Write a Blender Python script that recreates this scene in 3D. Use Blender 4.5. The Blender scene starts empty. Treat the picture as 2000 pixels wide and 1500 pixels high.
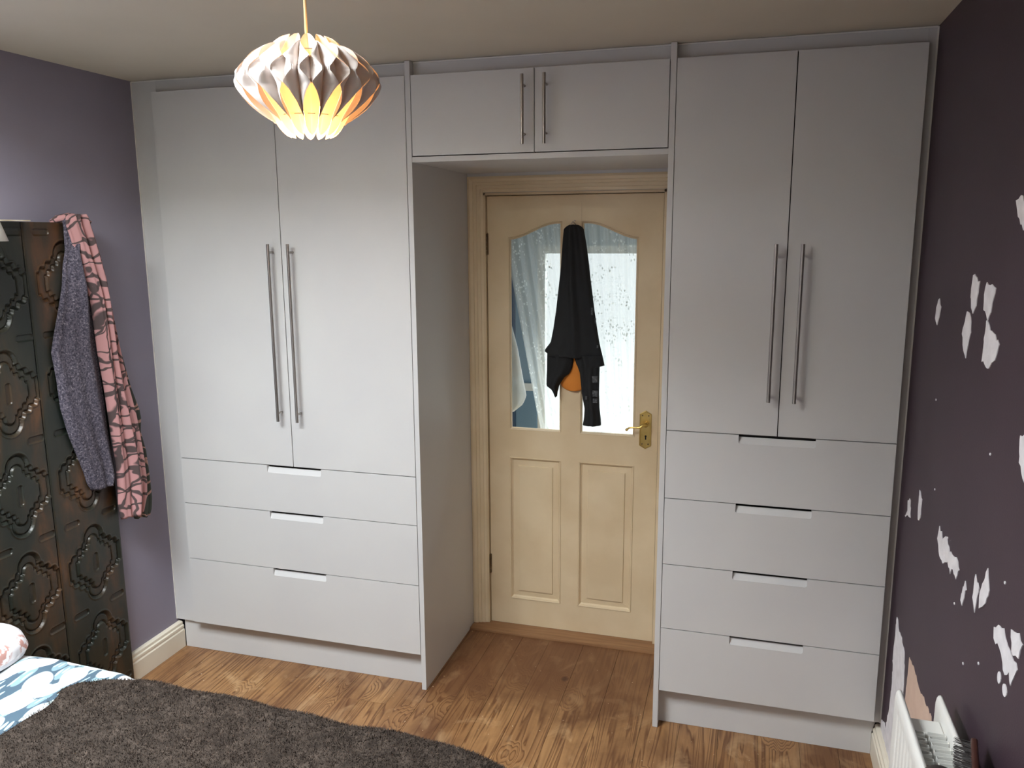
import bpy, bmesh, math, random
import numpy as np
from mathutils import Vector, Matrix, noise
random.seed(7); RNG = np.random.default_rng(7)
PI = math.pi
sc = bpy.context.scene
col = sc.collection

# ------------------------------------------------------------ camera
def look(yaw, pitch, roll):
    cy, sy, cp, sp, cr, sr = math.cos(yaw), math.sin(yaw), math.cos(pitch), math.sin(pitch), math.cos(roll), math.sin(roll)
    f = Vector((sy*cp, cy*cp, sp)); r0 = Vector((cy, -sy, 0)); u0 = r0.cross(f)
    r = cr*r0 + sr*u0; u = -sr*r0 + cr*u0
    return Matrix((r, u, -f)).transposed()
cam = bpy.data.cameras.new('camera'); co = bpy.data.objects.new('camera', cam); col.objects.link(co)
cam.sensor_width = 36; cam.lens = 1585.3/2000*36; cam.clip_start = .02
co.matrix_world = Matrix.Translation((0.20927, -2.76765, 1.80132)) @ look(-0.28481, -0.182555, -0.005975).to_4x4()
sc.camera = co
# ------------------------------------------------------------ world, daylight, exposure
w = bpy.data.worlds.new('world'); sc.world = w; w.use_nodes = True
bg = w.node_tree.nodes['Background']; bg.inputs[0].default_value = (.90, .96, 1.0, 1); bg.inputs[1].default_value = 1.7
def area(name, loc, rot, sx, sy, power, colr, spread=PI):
    l = bpy.data.lights.new(name, 'AREA'); l.shape = 'RECTANGLE'; l.size = sx; l.size_y = sy; l.energy = power; l.color = colr; l.spread = spread
    o = bpy.data.objects.new(name, l); col.objects.link(o); o.location = loc; o.rotation_euler = rot; return o
area('skylight_daylight', (-1.38, -1.90, 2.78), (math.radians(7), 0, 0), 1.14, 1.0, 148, (.915, .97, 1.0))
area('hall_daylight', (-.35, 2.35, 2.75), (math.radians(-42), 0, 0), 1.6, 1.3, 230, (.92, .97, 1.0))
sc.view_settings.view_transform = 'Standard'; sc.view_settings.look = 'None'
sc.view_settings.gamma = 1; sc.view_settings.exposure = 0.0; sc.view_settings.use_curve_mapping = False

# ------------------------------------------------------------ material helpers
def srgb(r, g, b):
    f = lambda c: ((c/255)/12.92 if c/255 <= .04045 else ((c/255+.055)/1.055)**2.4)
    return (f(r), f(g), f(b), 1)
def newmat(name, color=(.5, .5, .5, 1), rough=.6, metal=0, **kw):
    m = bpy.data.materials.new(name); m.use_nodes = True
    b = m.node_tree.nodes['Principled BSDF']
    b.inputs['Base Color'].default_value = color; b.inputs['Roughness'].default_value = rough; b.inputs['Metallic'].default_value = metal
    for k, v in kw.items(): b.inputs[k].default_value = v
    return m
class G:
    def __init__(s, m): s.m = m; s.t = m.node_tree; s.b = s.t.nodes['Principled BSDF']
    def n(s, typ, **kw):
        x = s.t.nodes.new(typ)
        for k, v in kw.items():
            if k.startswith('i_'): x.inputs[k[2:].replace('_', ' ')].default_value = v
            else: setattr(x, k, v)
        return x
    def l(s, a, b): s.t.links.new(a, b)
    def coords(s, kind='Object', scale=(1, 1, 1), rnd=False):
        c = s.n('ShaderNodeTexCoord'); mp = s.n('ShaderNodeMapping'); mp.inputs['Scale'].default_value = scale
        s.l(c.outputs[kind], mp.inputs['Vector'])
        if rnd:
            oi = s.n('ShaderNodeObjectInfo'); mu = s.n('ShaderNodeVectorMath', operation='SCALE'); mu.inputs[0].default_value = (17.3, 9.1, 5.7)
            s.l(oi.outputs['Random'], mu.inputs['Scale']); s.l(mu.outputs[0], mp.inputs['Location'])
        return mp.outputs[0]
    def noise(s, vec, scale, detail=4, rough=.5, dist=0):
        x = s.n('ShaderNodeTexNoise'); x.inputs['Scale'].default_value = scale; x.inputs['Detail'].default_value = detail
        x.inputs['Roughness'].default_value = rough; x.inputs['Distortion'].default_value = dist; s.l(vec, x.inputs['Vector']); return x
    def ramp(s, fac, stops):
        r = s.n('ShaderNodeValToRGB'); e = r.color_ramp.elements
        while len(e) < len(stops): e.new(.5)
        for i, (p, c) in enumerate(stops): e[i].position = p; e[i].color = c
        s.l(fac, r.inputs[0]); return r.outputs[0]
    def mix(s, fac, a, b, blend='MIX'):
        x = s.n('ShaderNodeMix', data_type='RGBA', blend_type=blend)
        for i, v in ((0, fac), (6, a), (7, b)):
            if hasattr(v, 'links') or isinstance(v, bpy.types.NodeSocket): s.l(v, x.inputs[i])
            else: x.inputs[i].default_value = v
        return x.outputs[2]
    def math(s, op, a, b=0, clamp=False):
        x = s.n('ShaderNodeMath', operation=op, use_clamp=clamp)
        for i, v in ((0, a), (1, b)):
            if isinstance(v, bpy.types.NodeSocket): s.l(v, x.inputs[i])
            else: x.inputs[i].default_value = v
        return x.outputs[0]
    def bump(s, h, strength=.3, dist=.002):
        x = s.n('ShaderNodeBump'); x.inputs['Strength'].default_value = strength; x.inputs['Distance'].default_value = dist
        s.l(h, x.inputs['Height']); s.l(x.outputs[0], s.b.inputs['Normal'])
def noisy(name, c1, c2, scale=8, rough=.6, bscale=300, bstr=.1, metal=0, stretch=(1, 1, 1), **kw):
    m = newmat(name, c1, rough, metal, **kw); g = G(m); v = g.coords(scale=stretch)
    g.l(g.mix(g.ramp(g.noise(v, scale).outputs[0], [(.35, (0, 0, 0, 1)), (.65, (1, 1, 1, 1))]), c1, c2), g.b.inputs['Base Color'])
    if bstr: g.bump(g.noise(v, bscale, 2).outputs[0], bstr, .001)
    return m
M = {}
M['cabinet'] = noisy('cabinet_paint', srgb(206, 206, 207), srgb(210, 210, 210), 3, .5, 500, .06)
M['caulk'] = newmat('caulk', srgb(228, 226, 222), .5)
M['ceiling'] = noisy('ceiling_paint', srgb(214, 207, 190), srgb(218, 211, 194), 3, .9, 200, .15)
M['purple_left'] = noisy('left_wall_purple', srgb(141, 136, 154), srgb(147, 142, 159), 2.2, .55, 260, .25)  # left wall tone, set lighter and bluer than the right wall
M['purple'] = noisy('aubergine_paint', srgb(58, 43, 53), srgb(64, 48, 59), 2.5, .5, 260, .25)
M['plaster_wall'] = noisy('plain_wall', srgb(190, 186, 180), srgb(196, 192, 186), 3, .8, 200, .1)
M['hall_wall'] = noisy('hall_wall_paint', srgb(120, 150, 175), srgb(130, 160, 182), 3, .8, 200, .1)
M['hall_dark'] = newmat('hall_dark_panel', srgb(60, 84, 110), .6)
M['filler'] = noisy('wall_filler', srgb(226, 224, 228), srgb(240, 238, 242), 30, .8, 120, .6)
M['bare'] = noisy('bare_plaster', srgb(214, 186, 168), srgb(220, 194, 176), 20, .85, 100, .3)
M['cream'] = noisy('cream_gloss_paint', srgb(214, 193, 158), srgb(224, 205, 172), 5, .42, 60, .15)
M['cream_frame'] = noisy('cream_frame_paint', srgb(226, 208, 174), srgb(234, 217, 186), 5, .42, 60, .15)
M['cream_white'] = noisy('cream_skirting_paint', srgb(232, 224, 206), srgb(238, 231, 214), 5, .4, 60, .12)
M['white'] = noisy('white_enamel', srgb(232, 232, 228), srgb(238, 238, 234), 6, .35, 40, .05)
M['steel'] = noisy('brushed_steel', srgb(190, 184, 178), srgb(150, 145, 140), 60, .32, 200, .05, 1, (1, 1, .02))
M['darkmetal'] = noisy('aged_hinge_metal', srgb(96, 80, 60), srgb(130, 110, 84), 60, .45, 80, .2, .8)
M['brass'] = noisy('polished_brass', srgb(236, 208, 136), srgb(222, 190, 112), 20, .3, 60, .05, 1)
M['black'] = newmat('black_hole', (.004, .004, .004, 1), .9)
M['interior'] = newmat('gap_shade_interior', srgb(60, 56, 54), .9)  # carcass coloured dark, painting shade into the gaps between fronts
M['black_fabric'] = noisy('black_jersey', srgb(21, 23, 26), srgb(27, 29, 32), 8, .85, 400, .4)
M['grey_lace'] = noisy('grey_lace', srgb(96, 100, 104), srgb(40, 42, 46), 160, .9, 400, .5)
M['orange'] = noisy('orange_cloth', srgb(216, 132, 48), srgb(224, 142, 56), 6, .8, 300, .3)
M['threshold'] = noisy('threshold_wood', srgb(134, 96, 64), srgb(156, 116, 80), 5, .5, 40, .2, 0, (1, 12, 12))
M['card'] = noisy('printed_card', srgb(226, 218, 200), srgb(206, 190, 160), 30, .6, 60, .05)
M['brushwood'] = noisy('dark_brush_wood', srgb(62, 34, 28), srgb(80, 46, 36), 20, .35, 40, .1)
M['brush_dark'] = noisy('near_black_brush', srgb(40, 34, 32), srgb(54, 46, 42), 30, .5, 60, .2)
M['bristle'] = newmat('dark_bristle', srgb(40, 32, 30), .5)
M['cord'] = newmat('cream_flex', srgb(226, 204, 160), .5)
M['robe'] = noisy('white_towelling', srgb(226, 230, 232), srgb(236, 238, 240), 20, .9, 300, .4)
M['tile'] = noisy('hall_floor', srgb(120, 110, 100), srgb(140, 128, 114), 4, .6)

def m_glass():
    m = newmat('door_glass', (1, 1, 1, 1), .05); g = G(m); t = g.t
    tr = g.n('ShaderNodeBsdfTransparent'); tr.inputs[0].default_value = (.96, .98, .97, 1)
    gl = g.n('ShaderNodeBsdfGlossy'); gl.inputs['Roughness'].default_value = .03
    fr = g.n('ShaderNodeFresnel'); fr.inputs[0].default_value = 1.45; mx = g.n('ShaderNodeMixShader')
    g.l(fr.outputs[0], mx.inputs[0]); g.l(tr.outputs[0], mx.inputs[1]); g.l(gl.outputs[0], mx.inputs[2]); g.l(mx.outputs[0], t.nodes['Material Output'].inputs[0]); return m
M['glass'] = m_glass()
def m_paper(name, tr, c):
    m = newmat(name, c, .55); g = G(m)
    tl = g.n('ShaderNodeBsdfTranslucent'); tl.inputs[0].default_value = srgb(255, 214, 160); mx = g.n('ShaderNodeMixShader'); mx.inputs[0].default_value = tr
    g.l(g.b.outputs[0], mx.inputs[1]); g.l(tl.outputs[0], mx.inputs[2]); g.l(mx.outputs[0], g.t.nodes['Material Output'].inputs[0]); return m
M['paper'] = m_paper('lamp_paper', .02, srgb(214, 206, 202)); M['paper_thin'] = m_paper('lamp_paper_thin', .22, srgb(226, 214, 204))
def m_lace():
    m = newmat('lace_net', srgb(238, 240, 236), .9); g = G(m)
    uv = g.coords('UV')
    vo = g.n('ShaderNodeTexVoronoi'); vo.inputs['Scale'].default_value = 62; g.l(uv, vo.inputs['Vector'])
    dots = g.ramp(vo.outputs['Distance'], [(.26, (1, 1, 1, 1)), (.36, (0, 0, 0, 1))])
    nz = g.noise(uv, 9, 3); patt = g.ramp(nz.outputs[0], [(.48, (0, 0, 0, 1)), (.56, (1, 1, 1, 1))])
    holes = g.math('MULTIPLY', dots, patt)
    net = g.math('SUBTRACT', .46, g.math('MULTIPLY', holes, .42), True)
    tl = g.n('ShaderNodeBsdfTranslucent'); tl.inputs[0].default_value = srgb(240, 243, 240)
    df = g.n('ShaderNodeMixShader'); df.inputs[0].default_value = .5; g.l(g.b.outputs[0], df.inputs[1]); g.l(tl.outputs[0], df.inputs[2])
    tr = g.n('ShaderNodeBsdfTransparent'); mx = g.n('ShaderNodeMixShader')
    g.l(net, mx.inputs[0]); g.l(df.outputs[0], mx.inputs[1]); g.l(tr.outputs[0], mx.inputs[2])
    g.l(mx.outputs[0], g.t.nodes['Material Output'].inputs[0]); return m
M['lace'] = m_lace()
def m_plank():
    m = newmat('worn_pine', rough=.45); g = G(m)
    v = g.coords(scale=(1, 1, 1), rnd=True)
    # knots push the rings aside
    ko = g.n('ShaderNodeTexVoronoi'); ko.inputs['Scale'].default_value = 1.0
    kv = g.n('ShaderNodeMapping'); kv.inputs['Scale'].default_value = (5.0, 3.2, 1); g.l(v, kv.inputs['Vector']); g.l(kv.outputs[0], ko.inputs['Vector'])
    kd = ko.outputs['Distance']; knot = g.ramp(kd, [(.035, (1, 1, 1, 1)), (.085, (0, 0, 0, 1))])
    halo = g.ramp(kd, [(.05, (1, 1, 1, 1)), (.32, (0, 0, 0, 1))])
    sv = g.n('ShaderNodeMapping'); sv.inputs['Scale'].default_value = (1, .045, 1); g.l(v, sv.inputs['Vector'])
    n1 = g.noise(sv.outputs[0], 9, 3, .5, .3)
    val = g.math('ADD', g.math('MULTIPLY', n1.outputs[0], 20), g.math('MULTIPLY', halo, 5))
    ring = g.math('FRACT', val)
    rings = g.ramp(ring, [(0, (.05, .05, .05, 1)), (.30, (.75, .75, .75, 1)), (.80, (1, 1, 1, 1)), (1, (.05, .05, .05, 1))])
    fine = g.noise(sv.outputs[0], 160, 3).outputs[0]
    oi = g.n('ShaderNodeObjectInfo')
    base = g.ramp(oi.outputs['Random'], [(0, srgb(150, 106, 66)), (.35, srgb(176, 132, 86)), (.7, srgb(160, 116, 76)), (1, srgb(190, 148, 102))])
    dark = g.mix(.95, base, srgb(92, 56, 32)); base = g.mix(.25, base, srgb(206, 164, 112))
    c = g.mix(rings, dark, base)
    c = g.mix(g.math('MULTIPLY', fine, .5), c, srgb(120, 80, 48))
    # wear: stains in room coordinates
    wv = g.coords('Object', (1.3, .8, 1)); wn = g.noise(wv, 2.2, 5, .6, .6).outputs[0]
    c = g.mix(g.ramp(wn, [(.42, (0, 0, 0, 1)), (.62, (.75, .75, .75, 1))]), c, srgb(96, 60, 36))
    wn2 = g.noise(wv, 5, 4, .6, 1.0).outputs[0]
    c = g.mix(g.ramp(wn2, [(.56, (0, 0, 0, 1)), (.72, (.45, .45, .45, 1))]), c, srgb(214, 178, 132))
    # doorway strip darkened for wear and painted-in shade; orange strip against the plinth
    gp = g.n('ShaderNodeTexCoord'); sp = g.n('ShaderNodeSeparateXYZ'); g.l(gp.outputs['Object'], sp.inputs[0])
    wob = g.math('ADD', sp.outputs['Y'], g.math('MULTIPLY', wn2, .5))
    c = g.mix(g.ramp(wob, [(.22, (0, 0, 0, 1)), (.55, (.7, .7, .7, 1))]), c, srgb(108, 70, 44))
    c = g.mix(g.math('MULTIPLY', knot, .85), c, srgb(62, 32, 22))
    sp2 = g.noise(g.coords(), 70, 2).outputs[0]
    c = g.mix(g.ramp(sp2, [(.74, (0, 0, 0, 1)), (.78, (1, 1, 1, 1))]), c, srgb(226, 206, 176))
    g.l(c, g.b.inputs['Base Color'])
    g.l(g.ramp(wn, [(.3, (.32, .32, .32, 1)), (.7, (.6, .6, .6, 1))]), g.b.inputs['Roughness'])
    g.bump(g.math('ADD', g.math('MULTIPLY', ring, .6), fine), .22, .0012); return m
M['plank'] = m_plank()
def m_carved():
    m = newmat('carved_dark_wood', rough=.38); g = G(m)
    v = g.coords(scale=(1, 1, .35)); n = g.noise(v, 7, 5, .6, .4).outputs[0]
    c = g.ramp(n, [(.3, srgb(22, 33, 29)), (.48, srgb(44, 44, 35)), (.58, srgb(74, 55, 37)), (.72, srgb(122, 80, 48))])
    n2 = g.noise(g.coords(scale=(1, 1, .08)), 60, 3).outputs[0]
    c = g.mix(g.math('MULTIPLY', n2, .6), c, srgb(20, 22, 20))
    g.l(c, g.b.inputs['Base Color']); g.bump(n2, .25, .001); return m
M['carved'] = m_carved()
def m_knit():
    m = newmat('grey_boucle_knit', rough=.95); g = G(m); v = g.coords()
    n = g.noise(v, 150, 3, .75).outputs[0]; n2 = g.noise(v, 12, 2).outputs[0]
    c = g.ramp(n, [(.36, srgb(38, 34, 44)), (.5, srgb(84, 80, 92)), (.62, srgb(120, 112, 122)), (.74, srgb(196, 190, 196))])
    g.l(g.mix(g.math('MULTIPLY', n2, .4), c, srgb(70, 64, 82)), g.b.inputs['Base Color']); g.bump(n, .9, .004); return m
M['knit'] = m_knit()
def m_scarf(name, ground, line, sc_=11, thr=.045, kind='UV'):
    m = newmat(name, rough=.8); g = G(m); uv = g.coords(kind)
    w_ = g.noise(uv, 7, 3); av = g.n('ShaderNodeVectorMath', operation='MULTIPLY_ADD'); av.inputs[1].default_value = (.16, .16, 0); g.l(w_.outputs['Color'], av.inputs[0]); g.l(uv, av.inputs[2])
    vo = g.n('ShaderNodeTexVoronoi', feature='DISTANCE_TO_EDGE'); vo.inputs['Scale'].default_value = sc_; g.l(av.outputs[0], vo.inputs['Vector'])
    vo2 = g.n('ShaderNodeTexVoronoi'); vo2.inputs['Scale'].default_value = sc_*.8; g.l(av.outputs[0], vo2.inputs['Vector'])
    c = g.ramp(vo.outputs['Distance'], [(thr, line), (thr+.03, ground)])
    c = g.mix(g.ramp(vo2.outputs['Distance'], [(.12, (1, 1, 1, 1)), (.17, (0, 0, 0, 1))]), c, line)
    wv = g.n('ShaderNodeTexWave', wave_type='RINGS'); wv.inputs['Scale'].default_value = 5; wv.inputs['Distortion'].default_value = 6; g.l(av.outputs[0], wv.inputs['Vector'])
    c = g.mix(g.ramp(wv.outputs[0], [(.93, (0, 0, 0, 1)), (.97, (1, 1, 1, 1))]), c, line)
    g.l(c, g.b.inputs['Base Color']); return m
M['scarf'] = m_scarf('pink_floral_chiffon', srgb(184, 136, 136), srgb(78, 64, 64))
M['scarf_obj'] = m_scarf('pink_floral_chiffon_fold', srgb(184, 136, 136), srgb(78, 64, 64), 22, .05, 'Object')
M['scarf_dark'] = m_scarf('green_floral_chiffon', srgb(66, 72, 66), srgb(190, 150, 140), 8, .025)
def m_duvet():
    m = newmat('leaf_print_cotton', rough=.8); g = G(m); v = g.coords()
    w_ = g.noise(v, 5, 2); av = g.n('ShaderNodeVectorMath', operation='MULTIPLY_ADD'); av.inputs[1].default_value = (.05, .05, .0); g.l(w_.outputs['Color'], av.inputs[0]); g.l(v, av.inputs[2])
    def leaves(rot, sc3, loc, r0, r1):
        mp = g.n('ShaderNodeMapping'); mp.inputs['Rotation'].default_value = (0, 0, rot); mp.inputs['Scale'].default_value = sc3; mp.inputs['Location'].default_value = loc
        g.l(av.outputs[0], mp.inputs['Vector']); vo = g.n('ShaderNodeTexVoronoi', voronoi_dimensions='2D'); vo.inputs['Scale'].default_value = 1; vo.inputs['Randomness'].default_value = .8
        g.l(mp.outputs[0], vo.inputs['Vector']); return g.ramp(vo.outputs['Distance'], [(r0, (1, 1, 1, 1)), (r1, (0, 0, 0, 1))])
    c = g.mix(leaves(.5, (26, 9, 1), (0, 0, 0), .34, .37), srgb(70, 92, 108), srgb(128, 156, 166))
    c = g.mix(leaves(-.7, (13, 9, 1), (3.3, 1.2, 0), .36, .39), c, srgb(200, 208, 212))
    c = g.mix(leaves(1.3, (12, 8, 1), (7.7, 4.1, 0), .33, .36), c, srgb(208, 206, 208))
    c = g.mix(leaves(.2, (60, 12, 1), (1.7, 9.1, 0), .2, .23), c, srgb(170, 194, 198))
    g.l(c, g.b.inputs['Base Color']); g.bump(g.noise(v, 400, 2).outputs[0], .1, .001); return m
M['duvet'] = m_duvet()
def m_pillow():
    m = newmat('pillow_cotton', rough=.85); g = G(m); v = g.coords()
    vo = g.n('ShaderNodeTexVoronoi'); vo.inputs['Scale'].default_value = 6.5; vo.inputs['Randomness'].default_value = .7; g.l(v, vo.inputs['Vector'])
    nz = g.noise(v, 55, 2).outputs[0]
    k = g.math('MULTIPLY', g.ramp(vo.outputs['Distance'], [(.2, (1, 1, 1, 1)), (.27, (0, 0, 0, 1))]), g.ramp(nz, [(.46, (0, 0, 0, 1)), (.54, (1, 1, 1, 1))]))
    g.l(g.mix(g.math('MULTIPLY', k, .8), srgb(214, 212, 216), srgb(170, 106, 88)), g.b.inputs['Base Color']); return m
M['pillow'] = m_pillow()
def m_fleece():
    m = newmat('brown_fleece', rough=1.0); g = G(m); v = g.coords()
    n = g.noise(v, 26, 4, .7).outputs[0]; n2 = g.noise(v, 3.5, 3).outputs[0]
    c = g.ramp(n, [(.3, srgb(40, 33, 30)), (.5, srgb(66, 57, 51)), (.72, srgb(100, 88, 80))])
    g.l(g.mix(g.math('MULTIPLY', n2, .5), c, srgb(76, 70, 65)), g.b.inputs['Base Color'])
    g.bump(g.noise(v, 150, 4, .8).outputs[0], .9, .006); g.b.inputs['Specular IOR Level'].default_value = .1; return m
M['fleece'] = m_fleece()
def m_pile():
    m = newmat('brown_fleece_pile', rough=1.0); g = G(m); v = g.coords()
    n = g.noise(v, 70, 3, .7).outputs[0]
    g.l(g.ramp(n, [(.3, srgb(44, 37, 34)), (.5, srgb(74, 64, 58)), (.68, srgb(106, 94, 85)), (.8, srgb(146, 132, 120))]), g.b.inputs['Base Color']); g.b.inputs['Specular IOR Level'].default_value = .1; return m
M['pile'] = m_pile()
def m_emit(name, c, s):
    m = newmat(name); b = m.node_tree.nodes['Principled BSDF']; b.inputs['Emission Color'].default_value = c; b.inputs['Emission Strength'].default_value = s; return m
M['bulb'] = m_emit('lit_bulb', (1, .72, .38, 1), 30)

# ------------------------------------------------------------ object helpers
def link(name, me, mat, parent=None, smooth=False):
    o = bpy.data.objects.new(name, me); col.objects.link(o)
    if mat is not None: me.materials.append(M[mat] if isinstance(mat, str) else mat)
    if parent is not None: o.parent = parent; o.matrix_parent_inverse = parent.matrix_basis.inverted()
    if smooth:
        for p in me.polygons: p.use_smooth = True
    return o
def from_bm(name, bm, mat, parent=None, smooth=False):
    me = bpy.data.meshes.new(name); bmesh.ops.recalc_face_normals(bm, faces=bm.faces); bm.to_mesh(me); bm.free()
    return link(name, me, mat, parent, smooth)
def from_np(name, V, F, mat, parent=None, smooth=True, uv=None):
    me = bpy.data.meshes.new(name); me.from_pydata([tuple(map(float, p)) for p in V], [], [tuple(map(int, f)) for f in F]); me.update()
    if uv is not None:
        l = me.uv_layers.new(name='UVMap'); idx = np.empty(len(me.loops), dtype=np.int32); me.loops.foreach_get('vertex_index', idx)
        l.data.foreach_set('uv', np.asarray(uv, dtype=np.float32)[idx].ravel())
    return link(name, me, mat, parent, smooth)
def thing(name, loc, label=None, cat=None, group=None, kind=None):
    o = bpy.data.objects.new(name, None); col.objects.link(o); o.location = loc; o.empty_display_size = .1
    return tag(o, label, cat, group, kind)
def tag(o, label=None, cat=None, group=None, kind=None):
    if label: o['label'] = label
    if cat: o['category'] = cat
    if group: o['group'] = group
    if kind: o['kind'] = kind
    bpy.context.view_layer.update()
    return o
def bx(bm, x0, x1, y0, y1, z0, z1, bev=0):
    r = bmesh.ops.create_cube(bm, size=1)['verts']
    for v in r: v.co = Vector(((x0+x1)/2+v.co.x*(x1-x0), (y0+y1)/2+v.co.y*(y1-y0), (z0+z1)/2+v.co.z*(z1-z0)))
    if bev:
        es = list({e for v in r for e in v.link_edges}); bmesh.ops.bevel(bm, geom=es, offset=bev, segments=2, affect='EDGES', profile=.6)
def box(name, dims, mat, parent=None, bev=0):
    bm = bmesh.new(); bx(bm, *dims, bev); return from_bm(name, bm, mat, parent)
def prism(bm, pts, axis, a, b):
    """closed outline pts (2D) extruded along axis from a to b"""
    def P(p, t): return (t, p[0], p[1]) if axis == 'x' else ((p[0], t, p[1]) if axis == 'y' else (p[0], p[1], t))
    va = [bm.verts.new(P(p, a)) for p in pts]; vb = [bm.verts.new(P(p, b)) for p in pts]
    bm.faces.new(va); bm.faces.new(vb[::-1]); n = len(pts)
    for i in range(n): bm.faces.new((va[i], vb[i], vb[(i+1) % n], va[(i+1) % n]))
def cyl(bm, p, q, r, n=12, r2=None):
    p, q = Vector(p), Vector(q); d = q-p; m = Matrix.Translation((p+q)/2) @ d.to_track_quat('Z', 'Y').to_matrix().to_4x4()
    bmesh.ops.create_cone(bm, cap_ends=True, segments=n, radius1=r, radius2=r if r2 is None else r2, depth=d.length, matrix=m)
def tube(bm, pts, radii, n=10):
    rings = []; pts = [Vector(p) for p in pts]
    for i, p in enumerate(pts):
        d = (pts[min(i+1, len(pts)-1)]-pts[max(i-1, 0)]).normalized(); a = d.orthogonal().normalized() if i == 0 else (a-d*a.dot(d)).normalized(); b = d.cross(a)
        rings.append([bm.verts.new(p+(a*math.cos(t)+b*math.sin(t))*radii[i]) for t in [2*PI*k/n for k in range(n)]])
    for r0, r1 in zip(rings, rings[1:]):
        for k in range(n): bm.faces.new((r0[k], r0[(k+1) % n], r1[(k+1) % n], r1[k]))
    bm.faces.new(rings[0][::-1]); bm.faces.new(rings[-1])
def grid_faces(nu, nv, off=0, flip=False):
    i = np.arange(nu-1)[:, None]*nv+np.arange(nv-1)[None, :]+off
    f = np.stack([i, i+nv, i+nv+1, i+1], -1).reshape(-1, 4)
    return f[:, ::-1] if flip else f

XL, XR, ZC = -2.165, .711, 2.40
YB = .605      # face of the wall that holds the door
YF = -3.50     # window wall behind the viewer

# ------------------------------------------------------------ the setting
S = dict(kind='structure')
KX0, KX1, KY0, KY1 = -1.98, -.78, -2.43, -1.36     # rooflight opening behind the viewer's field
bm = bmesh.new()
bx(bm, XL-.1, KX0, YF-.1, YB+.12, ZC, ZC+.40); bx(bm, KX1, XR+.1, YF-.1, YB+.12, ZC, ZC+.40); bx(bm, KX0, KX1, YF-.1, KY0, ZC, ZC+.40); bx(bm, KX0, KX1, KY1, YB+.12, ZC, ZC+.40)
tag(from_bm('ceiling', bm, 'ceiling'), **S)
tag(box('wall_left', (XL-.1, XL, YF-.1, YB+.12, -.04, ZC), 'purple_left'), **S)
wr = thing('wall_right', (XR, -1, 0), kind='structure')
box('wall_surface', (XR, XR+.1, YF-.1, YB+.12, -.04, ZC), 'purple', wr)
bm = bmesh.new()
DX0, DX1, DZ = -.905, -.124, 1.975
bx(bm, XL, DX0, YB, YB+.11, -.04, ZC); bx(bm, DX1, XR, YB, YB+.11, -.04, ZC); bx(bm, DX0, DX1, YB, YB+.11, DZ, ZC)
tag(from_bm('wall_back', bm, 'plaster_wall'), **S)
tag(box('wall_front', (XL, XR, YF-.1, YF, -.04, ZC), 'plaster_wall'), **S)
wn = thing('window_1', (-1.38, -2.0, ZC), kind='structure')
bm = bmesh.new()
for d in ((KX0, KX0+.05, KY0, KY1), (KX1-.05, KX1, KY0, KY1), (KX0+.05, KX1-.05, KY0, KY0+.05), (KX0+.05, KX1-.05, KY1-.05, KY1)):
    bx(bm, *d, ZC+.16, ZC+.21)
from_bm('window_frame', bm, 'white', wn)
# floor boards
fl = thing('floor', (0, 0, 0), kind='structure')
box('subfloor', (XL-.1, XR+.1, YF-.1, YB+.12, -.05, -.021), 'black', fl)
bxs = [XL, -1.99, -1.81, -1.63, -1.455, -1.28, -1.195, -1.085, -.96, -.835, -.71, -.585, -.43, -.27, -.109, .03, .17, .31, .45, .58, XR]
rr = random.Random(3)
for i, (a, b) in enumerate(zip(bxs, bxs[1:])):
    cuts = [YF]
    if i in (5, 6): cuts.append(-.135)
    elif rr.random() < .5: cuts.append(rr.uniform(-2.6, -.9))
    cuts.append(.535)
    for y0, y1 in zip(cuts, cuts[1:]):
        z = rr.uniform(-.0012, 0)
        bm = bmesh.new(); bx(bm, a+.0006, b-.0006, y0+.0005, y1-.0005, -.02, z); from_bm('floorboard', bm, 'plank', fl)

tag(box('trim_1', (-.966, -.066, .530, .725, -.02, .011), 'threshold', None, .003), **S)   # threshold strip

def skirting(name, x_wall, sgn, y0, y1):
    prof = [(0, 0), (.024, 0), (.024, .078), (.0205, .083), (.0205, .088), (.022, .0905), (.022, .099), (.016, .103), (.0165, .107), (.016, .114), (.009, .119), (0, .120)]
    bm = bmesh.new(); prism(bm, [(x_wall+sgn*p[0], p[1]) for p in prof], 'y', y0, y1); return tag(from_bm(name, bm, 'cream_white'), **S)
skirting('baseboard_left', XL, 1, YF, .046); skirting('baseboard_right', XR, -1, YF, .046)

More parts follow.
